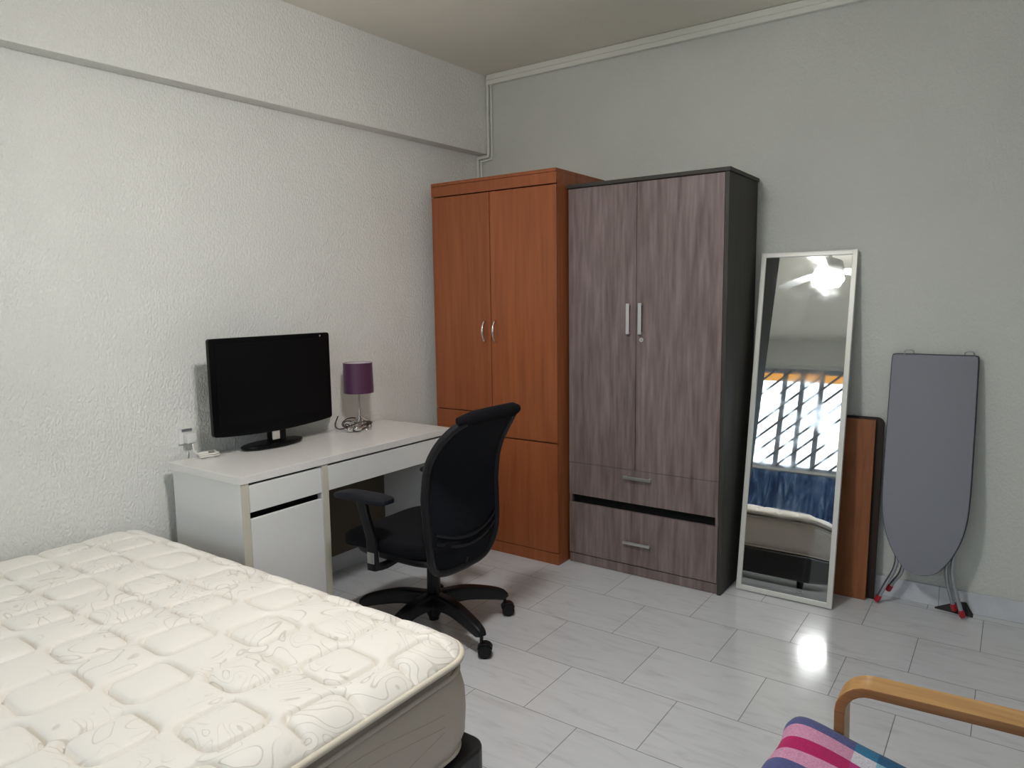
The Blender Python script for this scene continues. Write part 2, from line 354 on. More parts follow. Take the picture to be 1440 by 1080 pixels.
def link(name, bm, mat, parent=None, origin=None, sharp=38, mats=None):
    """links ONE mesh; vertex coordinates are given in world space and stored relative to the thing's base"""
    if parent is not None:
        r = parent
        while r.parent: r = r.parent
        o0 = r.location.copy()
    else: o0 = Vector(origin) if origin is not None else Vector((0, 0, 0))
    for v in bm.verts: v.co -= o0
    for f in bm.faces: f.smooth = True
    me = bpy.data.meshes.new(name); bm.to_mesh(me); bm.free()
    for mm in (mats or [mat]): me.materials.append(mm)
    me.set_sharp_from_angle(angle=R(sharp))
    ob = bpy.data.objects.new(name, me); COL.objects.link(ob)
    if sharp < 50:
        wn = ob.modifiers.new('weighted_normal', 'WEIGHTED_NORMAL'); wn.keep_sharp = True; wn.weight = 80
    if parent is not None: ob.parent = parent
    else: ob.location = o0
    return ob
def thing(name, label, cat, loc, group=None):
    o = bpy.data.objects.new(name, None); o.empty_display_size = 0.1; COL.objects.link(o); o.location = loc
    o['label'] = label; o['category'] = cat
    if group: o['group'] = group
    return o
def tag(o, label, cat, group=None):
    o['label'] = label; o['category'] = cat
    if group: o['group'] = group
    return o
def struct(name, bm, mat, label=None, parent=None):
    o = link(name, bm, mat, parent)
    if parent is None: o['kind'] = 'structure'
    if label: o['label'] = label
    return o

# ------------------------------------------------------------------ room
YB = 3.76          # back wall
YF = -1.77         # window wall (behind the camera)
XR = 1.45
ZC = 2.84
def xw(y): return -2.905 - 0.040 * (YB - y)     # left wall, very slightly out of square
struct('floor', box(BM(), -3.2, XR + .1, YF - .1, YB + .1, -0.12, 0), M['floor'], 'glossy pale grey marble-look floor tiles laid in staggered rows')
struct('ceiling', box(BM(), -3.2, XR + .1, YF - .1, YB + .1, ZC, ZC + .12), M['ceiling'], 'plain beige painted ceiling')
struct('wall_back', box(BM(), -3.2, XR + .1, YB, YB + .12, 0, ZC), M['wall_back'], 'textured pale green-grey wall behind the wardrobes, colour darkened for its weaker light')
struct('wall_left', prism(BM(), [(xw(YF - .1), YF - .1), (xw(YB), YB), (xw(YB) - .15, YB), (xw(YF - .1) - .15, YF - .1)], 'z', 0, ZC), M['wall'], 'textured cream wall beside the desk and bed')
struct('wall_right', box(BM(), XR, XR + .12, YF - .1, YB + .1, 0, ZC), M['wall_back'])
# beam along the left wall (its soffit drops very slightly towards the window)
b = BM(); q = []
for y, zb in ((YB, 2.366), (YF, 2.366)):
    q.append([b.verts.new((xw(y) + dx, y, z)) for dx, z in ((0.083, zb), (0.083, ZC), (-0.02, ZC), (-0.02, zb))])
for i in range(4): b.faces.new((q[0][i], q[0][(i + 1) % 4], q[1][(i + 1) % 4], q[1][i]))
b.faces.new(q[0]); b.faces.new(q[1]); bmesh.ops.recalc_face_normals(b, faces=b.faces[:])
struct('trim_1', b, M['wall'], 'shallow plastered beam along the top of the left wall')
# window wall with an opening
WX0, WX1, WZ0, WZ1 = -2.78, 1.20, 1.25, 2.50  # opening runs on unseen to the right, widened for more daylight
b = BM()
box(b, -3.2, WX0, YF - .15, YF, 0, ZC); box(b, WX1, XR + .1, YF - .15, YF, 0, ZC)
box(b, WX0, WX1, YF - .15, YF, 0, WZ0); box(b, WX0, WX1, YF - .15, YF, WZ1, ZC)
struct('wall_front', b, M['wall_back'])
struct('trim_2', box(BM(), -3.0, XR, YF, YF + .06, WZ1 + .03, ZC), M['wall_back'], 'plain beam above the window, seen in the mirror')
w = thing('window_1', 'grey-framed window, part seen in the leaning mirror, widened out of view for more daylight', 'window', (WX0, YF - .075, WZ0)); w['kind'] = 'structure'; del w['category']
b = BM()
for x0, x1, z0, z1 in ((WX0, WX0 + .05, WZ0, WZ1), (WX1 - .05, WX1, WZ0, WZ1), (WX0, WX1, WZ0, WZ0 + .05), (WX0, WX1, WZ1 - .05, WZ1)): box(b, x0, x1, YF - .11, YF - .05, z0, z1, .004, 1)
for x in (-2.34, -2.13, -1.91, -1.45, -.85, -.2, .5): box(b, x - .028, x + .028, YF - .10, YF - .06, WZ0 + .05, WZ1 - .05, .004, 1)
link('window_frame', b, M['winframe'], w)
xs = [WX0 + .05, -2.34, -2.13, -1.91, -1.45, -.85, -.2, .5, WX1 - .05]
for a, c in zip(xs, xs[1:]): link('window_pane', box(BM(), a, c, YF - .082, YF - .078, WZ0 + .05, WZ1 - .05), M['glass'], w)
b = BM(); sl = 0.95
k = WZ0 - 4.4
while k < WZ1:
    # bars rising towards +x in the mirror picture
    pts = []
    for x in (WX0 + .04, WX1 - .04):
        pts.append((x, k + (x - WX0) * sl))
    (xa, za), (xb, zb) = pts
    def clip(z):
        z2 = min(max(z, WZ0 + .03), WZ1 - .03); return WX0 + (z2 - k) / sl, z2
    (xa, za) = clip(za) if not (WZ0 + .03 < za < WZ1 - .03) else (xa, za)
    (xb, zb) = clip(zb) if not (WZ0 + .03 < zb < WZ1 - .03) else (xb, zb)
    if abs(xa - xb) > .05: tube(b, [(xa, YF - .03, za), (xb, YF - .03, zb)], .014, 8)
    k += 0.19
link('window_grille', b, M['grille'], w)
struct('window_sill', box(BM(), WX0 - .04, WX1 + .04, YF - .05, YF + .035, WZ0 - .035, WZ0 - .001, .004), M['trim'], parent=w)
tag(link('roller_blind', box(BM(), WX0 + .03, WX1 - .03, YF - .135, YF - .130, WZ1 - .14, WZ1 - .02), M['blind']), 'short cream-orange blind along the window top, seen in the mirror', 'blind')
# curtain under the window (blue band in the mirror)
b = BM(); nx, nz = 220, 14; rows = []
for j in range(nz + 1):
    t = j / nz; row = []
    for i in range(nx + 1):
        s = i / nx; x = -2.85 + 2.2 * s
        y = YF + .07 + (.018 + .012 * (1 - t)) * math.sin(s * 130 + 2 * math.sin(s * 9)) + .01 * math.sin(s * 37 + t * 2)
        row.append(b.verts.new((x, y, .30 + .90 * t)))
    rows.append(row)
for A, B2 in zip(rows, rows[1:]):
    for i in range(nx): b.faces.new((A[i], A[i + 1], B2[i + 1], B2[i]))
cur = link('curtain', b, M['curtain'], sharp=80)
tag(cur, 'mottled blue pleated curtain below the window, seen in the mirror', 'curtain')
so = cur.modifiers.new('thick', 'SOLIDIFY'); so.thickness = .003

# skirting tiles
struct('baseboard_back', box(BM(), -2.9, XR, YB - .012, YB, 0, .098, .002, 1), M['skirting'], 'white marble-look skirting tiles along the back wall')
struct('baseboard_left', prism(BM(), [(xw(YF), YF), (xw(YB) , YB), (xw(YB) + .012, YB), (xw(YF) + .012, YF)], 'z', 0, .098), M['skirting'])
# trunking at the ceiling of the back wall and thin conduit in the corner
b = BM(); box(b, -2.80, XR, YB - .028, YB, ZC - .060, ZC - .002, .002, 1); box(b, -2.80, XR, YB - .036, YB, ZC - .034, ZC - .002, .002, 1)
struct('trim_3', b, M['trim'], 'white cable trunking along the top of the back wall')
b = BM(); pr = rrect(.018, .018, .003, 1)
xb = xw(YB) + .083
path = [(xb + .014, YB - .012, ZC - .01), (xb + .014, YB - .012, 2.365), (xb + .011, YB - .012, 2.352), (xw(YB) + .014, YB - .012, 2.345), (xw(YB) + .011, YB - .012, 2.335), (xw(YB) + .011, YB - .012, 1.2)]
sweep(b, path, pr, up=Vector((0, 1, 0)))
path2 = [(x + .024, y + .003, z - (.02 if 1 <= i <= 3 else 0)) for i, (x, y, z) in enumerate(path)]
sweep(b, path2, rrect(.012, .012, .002, 1), up=Vector((0, 1, 0)))
struct('trim_4', b, M['trim'], 'thin cable conduit stepping round the beam in the corner')

# ------------------------------------------------------------------ cherry wardrobe
X0, X1, Y0, Y1, H = -2.831, -1.980, 3.216, 3.742, 2.118
t = thing('wardrobe', 'tall cherry-brown two-door wardrobe in the corner behind the office chair', 'wardrobe', ((X0 + X1) / 2, (Y0 + Y1) / 2, 0))
b = BM()
box(b, X0, X0 + .018, Y0 + .02, Y1, 0, H - .018); box(b, X1 - .018, X1, Y0 + .02, Y1, 0, H - .018)
box(b, X0, X1, Y0 - .004, Y1, H - .018, H, .0015, 1); box(b, X0 + .018, X1 - .018, Y1 - .01, Y1, .05, H - .018)
box(b, X0 + .018, X1 - .018, Y0 + .03, Y1 - .01, .05, .068); box(b, X0 + .018, X1 - .018, Y0 + .03, Y1 - .01, .66, .68)
box(b, (X0 + X1) / 2 - .009, (X0 + X1) / 2 + .009, Y0 + .03, Y1 - .01, .068, H - .018)
link('carcass', b, M['cherry'], t)
link('cornice_panel', box(BM(), X0, X1, Y0 - .002, Y0 + .018, 2.042, H - .019, .001, 1), M['cherry'], t)
link('plinth', box(BM(), X0 + .0, X1 - .0, Y0 + .004, Y0 + .022, 0, .064, .001, 1), M['cherry'], t)
xm = -2.413
def cdoor(x0, x1, z0, z1, nm='door'): return link(nm, box(BM(), x0, x1, Y0, Y0 + .018, z0, z1, .0015, 2), M['cherry'], t)
dl = cdoor(X0 + .001, xm - .0025, .812, 2.036); dr = cdoor(xm + .0025, X1 - .001, .682, 2.036)
cdoor(X0 + .001, xm - .0025, .682, .807, 'drawer'); cdoor(X0 + .001, xm - .0025, .068, .677); cdoor(xm + .0025, X1 - .001, .068, .674)
for d, x in ((dl, -2.453), (dr, -2.380)):
    b = BM(); pts = spline([(x, Y0 + .002, 1.332), (x, Y0 - .012, 1.328), (x, Y0 - .026, 1.305), (x, Y0 - .030, 1.274), (x, Y0 - .026, 1.243), (x, Y0 - .012, 1.219), (x, Y0 + .002, 1.215)], 6)
    sc = [0.8 + .75 * math.exp(-((p.z - 1.274) / .028) ** 2) + .35 * (math.exp(-((p.z - 1.325) / .008) ** 2) + math.exp(-((p.z - 1.222) / .008) ** 2)) for p in pts]
    tube(b, pts, .0052, 12, scales=sc); link('handle', b, M['nickel'], d)

# ------------------------------------------------------------------ grey oak wardrobe
X0, X1, Y0, Y1, H = -1.968, -1.114, 3.312, 3.742, 2.038
t = thing('wardrobe', 'greyish-purple wood-grain wardrobe with black band above bottom drawer, beside mirror', 'wardrobe', ((X0 + X1) / 2, (Y0 + Y1) / 2, 0))
b = BM()
box(b, X0, X0 + .018, Y0 + .02, Y1, 0, H - .02); box(b, X1 - .018, X1, Y0 + .0, Y1, 0, H - .02)
box(b, X0 + .018, X1 - .018, Y1 - .01, Y1, .05, H - .02); box(b, X0 + .018, X1 - .018, Y0 + .04, Y1 - .01, .05, .066)
box(b, X0 + .018, X1 - .018, Y0 + .06, Y1 - .01, .60, .616)
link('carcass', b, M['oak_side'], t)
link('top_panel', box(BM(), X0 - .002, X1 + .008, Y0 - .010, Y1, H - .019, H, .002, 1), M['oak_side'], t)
link('recess_band', box(BM(), X0 + .028, X1 - .036, Y0 + .034, Y0 + .040, .30, .42), M['black_gap'], t)
link('plinth', box(BM(), X0 + .002, X1 - .004, Y0 + .006, Y0 + .024, .002, .052, .001, 1), M['oak'], t)
xm = -1.573
def odoor(x0, x1, z0, z1, nm='door'): return link(nm, box(BM(), x0, x1, Y0, Y0 + .018, z0, z1, .001, 2), M['oak'], t)
odl = odoor(X0 + .003, xm - .0015, .566, H - .022); odr = odoor(xm + .0015, X1 - .020, .566, H - .022)
dw1 = odoor(X0 + .003, X1 - .020, .388, .5645, 'drawer'); dw2 = odoor(X0 + .003, X1 - .020, .058, .342, 'drawer')
for sx in (X0 + .004, X1 - .034): link('band_end_block', box(BM(), sx, sx + .014, Y0 + .004, Y0 + .03, .343, .387), M['oak'], t)
def bar_v(d, x, z0, z1):
    b = BM(); prism(b, [(Y0 - .022, z0), (Y0 - .022, z1), (Y0 - .016, z1), (Y0 - .016, z0)], 'x', x - .009, x + .009, .002)
    for z in (z0, z1 - .012): box(b, x - .008, x + .008, Y0 - .018, Y0 + .001, z, z + .012)
    link('handle', b, M['alu'], d)
def bar_h(d, x0, x1, z):
    b = BM(); box(b, x0, x1, Y0 - .024, Y0 - .017, z - .008, z + .008, .002)
    for x in (x0, x1 - .012): box(b, x, x + .012, Y0 - .019, Y0 + .001, z - .007, z + .007)
    link('handle', b, M['alu'], d)
bar_v(odl, -1.612, 1.268, 1.422); bar_v(odr, -1.546, 1.268, 1.424)
bar_h(dw1, -1.632, -1.480, .527); bar_h(dw2, -1.632, -1.480, .180)
b = BM(); pts = [(-1.542, Y0 + .001, 1.240), (-1.542, Y0 - .006, 1.240)]; tube(b, pts, .0105, 20); k = link('lock', b, M['alu'], odr)
link('keyhole', box(BM(), -1.5432, -1.5408, Y0 - .0066, Y0 - .0058, 1.235, 1.245), M['black_gap'], k)

# ------------------------------------------------------------------ desk
DX0, DX1, DY0, DY1, DZ = -2.925, -2.428, 1.597, 2.868, .78
t = thing('desk', 'white desk with cupboard and drawers against the left wall', 'desk', ((DX0 + DX1) / 2, (DY0 + DY1) / 2, 0))
link('desktop', box(BM(), DX0, DX1, DY0, DY1, DZ - .032, DZ, .0025), M['white_top'], t)
def dpanel(nm, y0, y1, z0=0.0): 
    p = link(nm, box(BM(), DX0 + .01, DX1 - .006, y0, y1, z0, DZ - .0325, .001, 1), M['white'], t)
    link('edge_band', box(BM(), DX1 - .006, DX1 - .004, y0, y1, z0, DZ - .0325), M['cream_edge'], p); return p
dpanel('side_panel', 1.605, 1.640); dpanel('divider_panel', 2.004, 2.036); dpanel('side_panel', 2.832, 2.862)
link('back_panel', box(BM(), DX0 + .012, DX0 + .024, 1.640, 2.004, .04, DZ - .034), M['white'], t)
link('back_panel', box(BM(), DX0 + .012, DX0 + .020, 2.036, 2.832, .105, DZ - .034), M['kneehole_shade'], t)  # brown back panel added to darken the kneehole
link('drawer', box(BM(), DX1 - .022, DX1 - .006, 1.643, 2.001, .628, .738, .0015, 1), M['white'], t)
link('drawer_recess', box(BM(), DX1 - .045, DX1 - .04, 1.641, 2.003, .56, .745), M['black_gap'], t)
link('door', box(BM(), DX1 - .022, DX1 - .006, 1.643, 2.001, .03, .600, .0015, 1), M['white'], t)
link('drawer', box(BM(), DX1 - .022, DX1 - .006, 2.039, 2.829, .628, .738, .0015, 1), M['white'], t)
link('drawer_box', box(BM(), DX0 + .05, DX1 - .023, 2.05, 2.82, .640, .732), M['white'], t)
link('bottom_shelf', box(BM(), DX0 + .024, DX1 - .024, 1.640, 2.004, .04, .056), M['white'], t)

# ------------------------------------------------------------------ television
TX = -2.800
t = thing('television', 'black flat-screen television on oval stand on the white desk', 'television', (-2.85, 2.06, DZ))
ty0, ty1, tz0, tz1 = 1.735, 2.388, .860, 1.300
b = BM()
# front bezel: a slightly bowed bottom edge
pts = []
def arc(cx, cz, r, a0, a1, n=5): return [(cx + r * math.cos(R(a0 + (a1 - a0) * i / n)), cz + r * math.sin(R(a0 + (a1 - a0) * i / n))) for i in range(n + 1)]
pts += arc(ty1 - .012, tz1 - .012, .012, 0, 90); pts += arc(ty0 + .012, tz1 - .012, .012, 90, 180)
pts += arc(ty0 + .015, tz0 + .028, .015, 180, 250)
for i in range(1, 12): s = i / 12; pts.append((ty0 + .01 + (ty1 - ty0 - .02) * s, tz0 + .012 - .016 * math.sin(PI * s)))
pts += arc(ty1 - .015, tz0 + .028, .015, 290, 360)
prism(b, pts, 'x', TX - .022, TX, .003)
bez = link('bezel', b, M['blackg'], t)
link('screen', box(BM(), TX - .001, TX + .0012, ty0 + .028, ty1 - .028, tz0 + .058, tz1 - .026), M['screen'], bez)
b = BM(); tube(b, [(TX - .001, 2.330, 1.286), (TX + .0015, 2.330, 1.286)], .0045, 12); link('badge', b, M['alu'], bez)
b = BM(); prism(b, [(ty0 + .03, tz0 + .05), (ty0 + .03, tz1 - .03), (ty1 - .03, tz1 - .03), (ty1 - .03, tz0 + .05)], 'x', TX - .062, TX - .02, .014, 3)
link('rear_housing', b, M['blackp'], t)
b = BM(); superell(b, (-2.845, 2.06, DZ + .0125), (.072, .165, .012), .5, 1.0, 56, 10)
link('stand_base', b, M['blackg'], t)
b = BM(); box(b, -2.852, -2.812, 2.035, 2.115, DZ + .012, .90, .004); n = link('stand_neck', b, M['blackg'], t)
b = BM(); box(b, -2.812, -2.806, 2.035, 2.075, DZ + .035, DZ + .082, .002); n = link('neck_plate', b, M['chrome'], n)
tag_m = None

# ------------------------------------------------------------------ table lamp
LX, LY = -2.795, 2.565
t = thing('table_lamp', 'small table lamp with purple drum shade and chrome stem on desk', 'lamp', (LX, LY, DZ))
b = BM(); lathe(b, [(.078, .198), (.075, .355), (.0735, .355), (.0765, .198)], (LX, LY, DZ), 48, True)
s = link('lamp_shade', b, M['shade'], t)
b = BM(); lathe(b, [(.0765, .199), (.0735, .354), (.0725, .354), (.0755, .199)], (LX, LY, DZ), 48, True); link('shade_lining', b, M['shade_in'], s)
b = BM()
lathe(b, [(0, 0), (.052, 0), (.055, .004), (.050, .008), (.02, .012), (.009, .02), (.0075, .05), (.006, .10), (.005, .19), (.005, .27), (0, .27)], (LX, LY, DZ), 28)
link('stem', b, M['chrome'], t)
b = BM()
for k in range(5):
    a = 2 * PI * k / 5 + .4; ca, sa = math.cos(a), math.sin(a); cp, sp_ = -sa, ca
    def q(rad, off, z): return (LX + ca * rad + cp * off, LY + sa * rad + sp_ * off, DZ + z)
    tube(b, spline([q(.008, 0, .075), q(.020, .012, .058), q(.045, .020, .040), q(.060, .006, .018), q(.045, -.018, .010), q(.022, -.012, .03), q(.008, 0, .06)], 6), .0032, 8)
link('leaf_base', b, M['chrome'], t)
b = BM()
for k in range(3):
    r0 = .060 + .007 * k
    pts = [(LX - .006 + (r0 + .004 * math.sin(3 * a + k)) * math.cos(a), LY - .012 + (r0 * 1.05) * math.sin(a), DZ + .014 + .011 * k + .014 * math.sin(a * 2 + k) + .006) for a in [2 * PI * i / 40 for i in range(40)]]
    tube(b, pts, .0032, 8, closed=True)
tube(b, spline([(LX - .02, LY - .085, DZ + .02), (LX - .05, LY - .10, DZ + .015), (LX - .09, LY - .09, DZ + .03), (-2.905, LY - .05, DZ + .07)], 8), .0032, 8)
link('cord', b, M['cord'], t)
b = BM(); superell(b, (LX + .045, LY - .055, DZ + .022), (.016, .024, .014), .8, .8, 20, 12); superell(b, (LX + .02, LY - .085, DZ + .018), (.012, .02, .012), .8, .8, 20, 12)
link('cord_switch', b, M['chrome'], t)

# wall sockets
def socket(y, z, label, plug):
    xs_ = xw(y) + .0
    t = thing('wall_socket', label, 'socket', (xs_, y, z), None)
    b = BM(); box(b, xs_ - .002, xs_ + .010, y - .036, y + .036, z - .036, z + .036, .003); link('socket_plate', b, M['socket'], t)
    if plug == 'w':
        b = BM(); box(b, xs_ + .009, xs_ + .045, y - .018, y + .026, z - .032, z + .012, .006); link('plug', b, M['socket'], t)
        b = BM(); box(b, xs_ + .009, xs_ + .014, y - .024, y + .024, z + .018, z + .030, .001); link('socket_switch', b, M['steel'], t)
    else:
        b = BM(); box(b, xs_ + .009, xs_ + .042, y - .02, y + .02, z - .02, z + .018, .006); link('plug', b, M['rubber'], t)
    return t
socket(1.715, .872, 'white wall socket with white plug left of the television', 'w')
socket(2.46, .868, 'wall socket with black plug between television and purple lamp', 'b')
b = BM(); X = -2.900
cc_ = [(-2.935, 1.715, .838), (-2.905, 1.712, DZ + .02)]
for i in range(30):
    a = 2.3 + i * .55; rr_ = .030 + .010 * math.sin(i * 1.7); cc_.append((-2.868 + .8 * rr_ * math.cos(a), 1.752 + 1.25 * rr_ * math.sin(a), DZ + .006 + .0007 * i))
tube(b, spline(cc_, 4), .0036, 8)
tag(link('power_cord', b, M['cordw']), 'coiled white cord on the desk in front of the left wall socket', 'cord')

# ------------------------------------------------------------------ office chair (faces the desk, -x)
HX, HY = -2.05, 2.275
t = thing('office_chair', 'black mesh-back swivel office chair at the white desk', 'chair', (HX, HY, 0))
b = BM(); lathe(b, [(0, .045), (.022, .045), (.024, .06), (.032, .075), (.034, .15), (.028, .17), (.026, .30), (0, .30)], (HX, HY, 0), 24)
lathe(b, [(.013, .29), (.013, .40), (0, .40)], (HX, HY, 0), 16); link('gas_lift', b, M['blackp'], t)
b = BM(); lathe(b, [(0, .095), (.045, .095), (.055, .11), (.052, .165), (.035, .175), (0, .175)], (HX, HY, 0), 28); link('base_hub', b, M['blackp'], t)
for a in (58, -14, 130, 202, 274):
    ca, sa = math.cos(R(a)), math.sin(R(a)); Rl = .335
    def q(r, z): return (HX + ca * r, HY + sa * r, z)
    pts = spline([q(.03, .138), q(.15, .142), q(.27, .118), q(.325, .100), q(Rl, .085)], 6)
    sc = [1.25 - .55 * (i / (len(pts) - 1)) for i in range(len(pts))]
    b = BM(); sweep(b, pts, rrect(.050, .058, .014, 3), up=Vector((0, 0, 1)), scales=sc); lg = link('base_leg', b, M['blackp'], t)
    b = BM(); cx, cy = HX + ca * (Rl + .005), HY + sa * (Rl + .005); sw = R(-55 + .12 * a)
    tube(b, [(cx, cy, .045), (cx, cy, .092)], .008, 10)
    ax = Vector((math.cos(sw), math.sin(sw), 0)); wc = Vector((cx, cy, .0285)) + Vector((-ax.y, ax.x, 0)) * .014
    for s_ in (-1, 1):
        c0 = wc + ax * (s_ * .005); c1 = wc + ax * (s_ * .026)
        sweep(b, [c0 - ax * s_ * .002, c0, c1, c1 + ax * s_ * .003], circ(.028, 24), scales=[.82, 1, 1, .84])
    # hood
    hood = [wc + Vector((-ax.y, ax.x, 0)) * (.0305 * math.cos(R(k))) + Vector((0, 0, .0305 * math.sin(R(k)))) for k in range(20, 175, 12)]
    sweep(b, hood, rrect(.004, .040, .001, 1), up=ax)
    link('caster', b, M['blackp'], lg)
# mechanism
b = BM(); box(b, HX - .10, HX + .10, HY - .075, HY + .045, .37, .415, .012)
tube(b, spline([(HX + .02, HY - .10, .39), (HX + .02, HY - .17, .385), (HX + .02, HY - .2, .375)], 5), .006, 10)
link('seat_mechanism', b, M['blackp'], t)
# seat
SY = 2.215
def seat_warp(p):
    u = p.x / .27
    dz = -.055 * max(0, -u - .45) ** 1.6 * 1.6 + .012 * (p.y / .24) ** 2 + (.02 * max(0, u) ** 2)
    return Vector((p.x, p.y * (1 - .06 * max(0, -u)), p.z + dz))
b = BM(); superell(b, (-2.07, SY, .455), (.285, .245, .05), .55, .42, 64, 24, seat_warp); st = link('seat', b, M['seatfab'], t)
b = BM(); superell(b, (-2.05, SY, .412), (.235, .21, .024), .5, .4, 48, 12); link('seat_pan', b, M['blackp'], t)
# backrest: profile x(z); outline half width w(z)
BXP = [(.345, -1.835), (.45, -1.800), (.58, -1.800), (.70, -1.808), (.82, -1.790), (.92, -1.735), (1.0, -1.668), (1.03, -1.642)]
def bx(z):
    for (z0, a), (z1, c) in zip(BXP, BXP[1:]):
        if z <= z1: k = (z - z0) / (z1 - z0); return a + (c - a) * (k if k < 0 else k)
    return BXP[-1][1]
def bxs(z):  # smoothed
    return sum(bx(min(max(z + d, .34), 1.03)) for d in (-.04, -.02, 0, .02, .04)) / 5
BY = 2.217
def outline(n=72):
    o = []
    for i in range(n):
        a = 2 * PI * i / n; c, s = math.cos(a), math.sin(a)
        e = .48 if s > 0 else .34
        y = .226 * math.copysign(abs(c) ** e, c); z = .325 * math.copysign(abs(s) ** e, s)
        if z < 0: y *= 1 - .10 * (abs(z) / .325) ** 2.0
        z2 = .688 + z - .012 * (y / .2) * 0
        o.append((y, z2))
    return o
OUT = outline()
def bpt(y, z, off=0): return Vector((bxs(z) - .035 * (y / .23) ** 2 + .012 + off, BY + y, z))
b = BM(); tube(b, [bpt(y, z) for y, z in OUT], .0165, 12, closed=True); bf = link('back_frame', b, M['blackp'], t)
def panel(bm, k0, off0, off1, zmin=None, zmax=None):
    bb = bmesh.new(); sides = []
    for off in (off0, off1):
        rings = []
        for r_ in (1.0, .8, .6, .4, .2):
            rings.append([bb.verts.new(bpt(y * r_ * k0, .688 + (z - .688) * r_ * k0, off)) for y, z in OUT])
        c = bb.verts.new(bpt(0, .688, off))
        for A, B2 in zip(rings, rings[1:]):
            for i in range(len(OUT)): bb.faces.new((A[i], A[(i + 1) % len(OUT)], B2[(i + 1) % len(OUT)], B2[i]))
        for i in range(len(OUT)): bb.faces.new((rings[-1][i], rings[-1][(i + 1) % len(OUT)], c))
        sides.append(rings[0])
    for i in range(len(OUT)): bb.faces.new((sides[0][i], sides[0][(i + 1) % len(OUT)], sides[1][(i + 1) % len(OUT)], sides[1][i]))
    bmesh.ops.recalc_face_normals(bb, faces=bb.faces[:]); merge(bm, bb)
b = BM(); panel(b, .99, -.004, .004); link('mesh_panel', b, M['mesh'], t)
b = BM()
for zc in (.475, .512):
    sweep(b, [bpt(y, zc + .05 * (y / .2) ** 2 - .012, .008) for y in [-.19 + .38 * i / 20 for i in range(21)]], rrect(.006, .012, .002, 2), up=Vector((0, 0, 1)))
link('lumbar_band', b, M['blackp'], t)
# headrest roll at the top
b = BM(); pts = [bpt(y, 1.0 + .010 - .010 * (y / .2) ** 2, -.004) for y in [-.190 + .41 * i / 24 for i in range(25)]]
sc = [min(1, .55 + 1.6 * min(i, 24 - i) / 24 * 1.6) for i in range(25)]
sweep(b, pts, [(.023 * math.cos(2 * PI * i / 16), .030 * math.sin(2 * PI * i / 16)) for i in range(16)], up=Vector((0, 0, 1)), scales=sc); link('head_pad', b, M['seatfab'], t)
# spine joining the back to the seat
b = BM(); sweep(b, spline([(HX + .06, HY - .02, .385), (-1.90, SY + .01, .375), (-1.845, SY, .385), (-1.835, SY, .41)], 6), rrect(.07, .022, .008, 3), up=Vector((0, 1, 0)).cross(Vector((0, 0, 1))) if False else Vector((0, 1, 0)))
link('back_support', b, M['blackp'], t)
for sgn in (-1, 1):
    yy = SY + sgn * .262
    b = BM(); tube(b, spline([(-2.06, SY + sgn * .12, .392), (-2.07, yy - sgn * .06, .375), (-2.075, yy - sgn * .008, .385), (-2.08, yy, .43)], 6), .017, 12)
    sweep(b, [(-2.08, yy, .37), (-2.085, yy, .50), (-2.12, yy, .60), (-2.135, yy, .655)], rrect(.050, .026, .010, 3), up=Vector((0, 1, 0)), scales=[1.1, 1, .95, 1.1])
    am = link('armrest', b, M['blackp'], t)
    b = BM()
    def aw(p): return Vector((p.x, p.y * (1.0 + .12 * (p.x / .15)), p.z - .018 * max(0, -p.x / .15 - .2) ** 2))
    superell(b, (-2.128, yy, .668), (.155, .045, .016), .5, .55, 44, 12, aw); link('arm_pad', b, M['armpad'], am)
    b = BM(); box(b, -2.098, -2.062, yy - .017, yy + .017, .400, .446, .002); link('height_adjuster', b, M['alu'], am)

# ------------------------------------------------------------------ leaning mirror
t = thing('leaning_mirror', 'tall narrow mirror in silver-white frame leaning on the back wall', 'mirror', (-.855, 3.44, 0))
c0 = Vector((-1.078, 3.440, 0.004)); c1 = Vector((-.632, 3.440, .004)); up_ = Vector((-.004, .295, 1.660)); ul = up_.length; upn = up_.normalized()
rt_ = (c1 - c0).normalized(); nrm = rt_.cross(upn).normalized()
if nrm.y > 0: nrm = -nrm
Wm = (c1 - c0).length
def mp_(u, v, d=0): return c0 + rt_ * u + upn * v + nrm * d
def mbox(bm, u0, u1, v0, v1, d0, d1, bev=0):
    bb = bmesh.new(); vs = [bb.verts.new(mp_(u, v, d)) for d in (d0, d1) for u, v in ((u0, v0), (u1, v0), (u1, v1), (u0, v1))]
    for f in ((0, 1, 2, 3), (4, 5, 6, 7), (0, 1, 5, 4), (1, 2, 6, 5), (2, 3, 7, 6), (3, 0, 4, 7)): bb.faces.new([vs[i] for i in f])
    bmesh.ops.recalc_face_normals(bb, faces=bb.faces[:])
    if bev: bmesh.ops.bevel(bb, geom=bb.edges[:], offset=bev, segments=2, profile=.5, affect='EDGES')
    merge(bm, bb)
fw_ = .024; b = BM()
mbox(b, 0, fw_, 0, ul, -.018, .006, .003); mbox(b, Wm - fw_, Wm, 0, ul, -.018, .006, .003)
mbox(b, fw_ - .002, Wm - fw_ + .002, 0, fw_, -.018, .005, .003); mbox(b, fw_ - .002, Wm - fw_ + .002, ul - fw_, ul, -.018, .005, .003)
link('frame', b, M['mirror_frame'], t)
b = BM(); mbox(b, fw_ - .004, Wm - fw_ + .004, fw_ - .004, ul - fw_ + .004, -.004, -.001); link('mirror_glass', b, M['mirror'], t)
b = BM(); mbox(b, fw_ - .01, Wm - fw_ + .01, fw_ - .01, ul - fw_ + .01, -.016, -.0045); link('backing_board', b, M['blackp'], t)

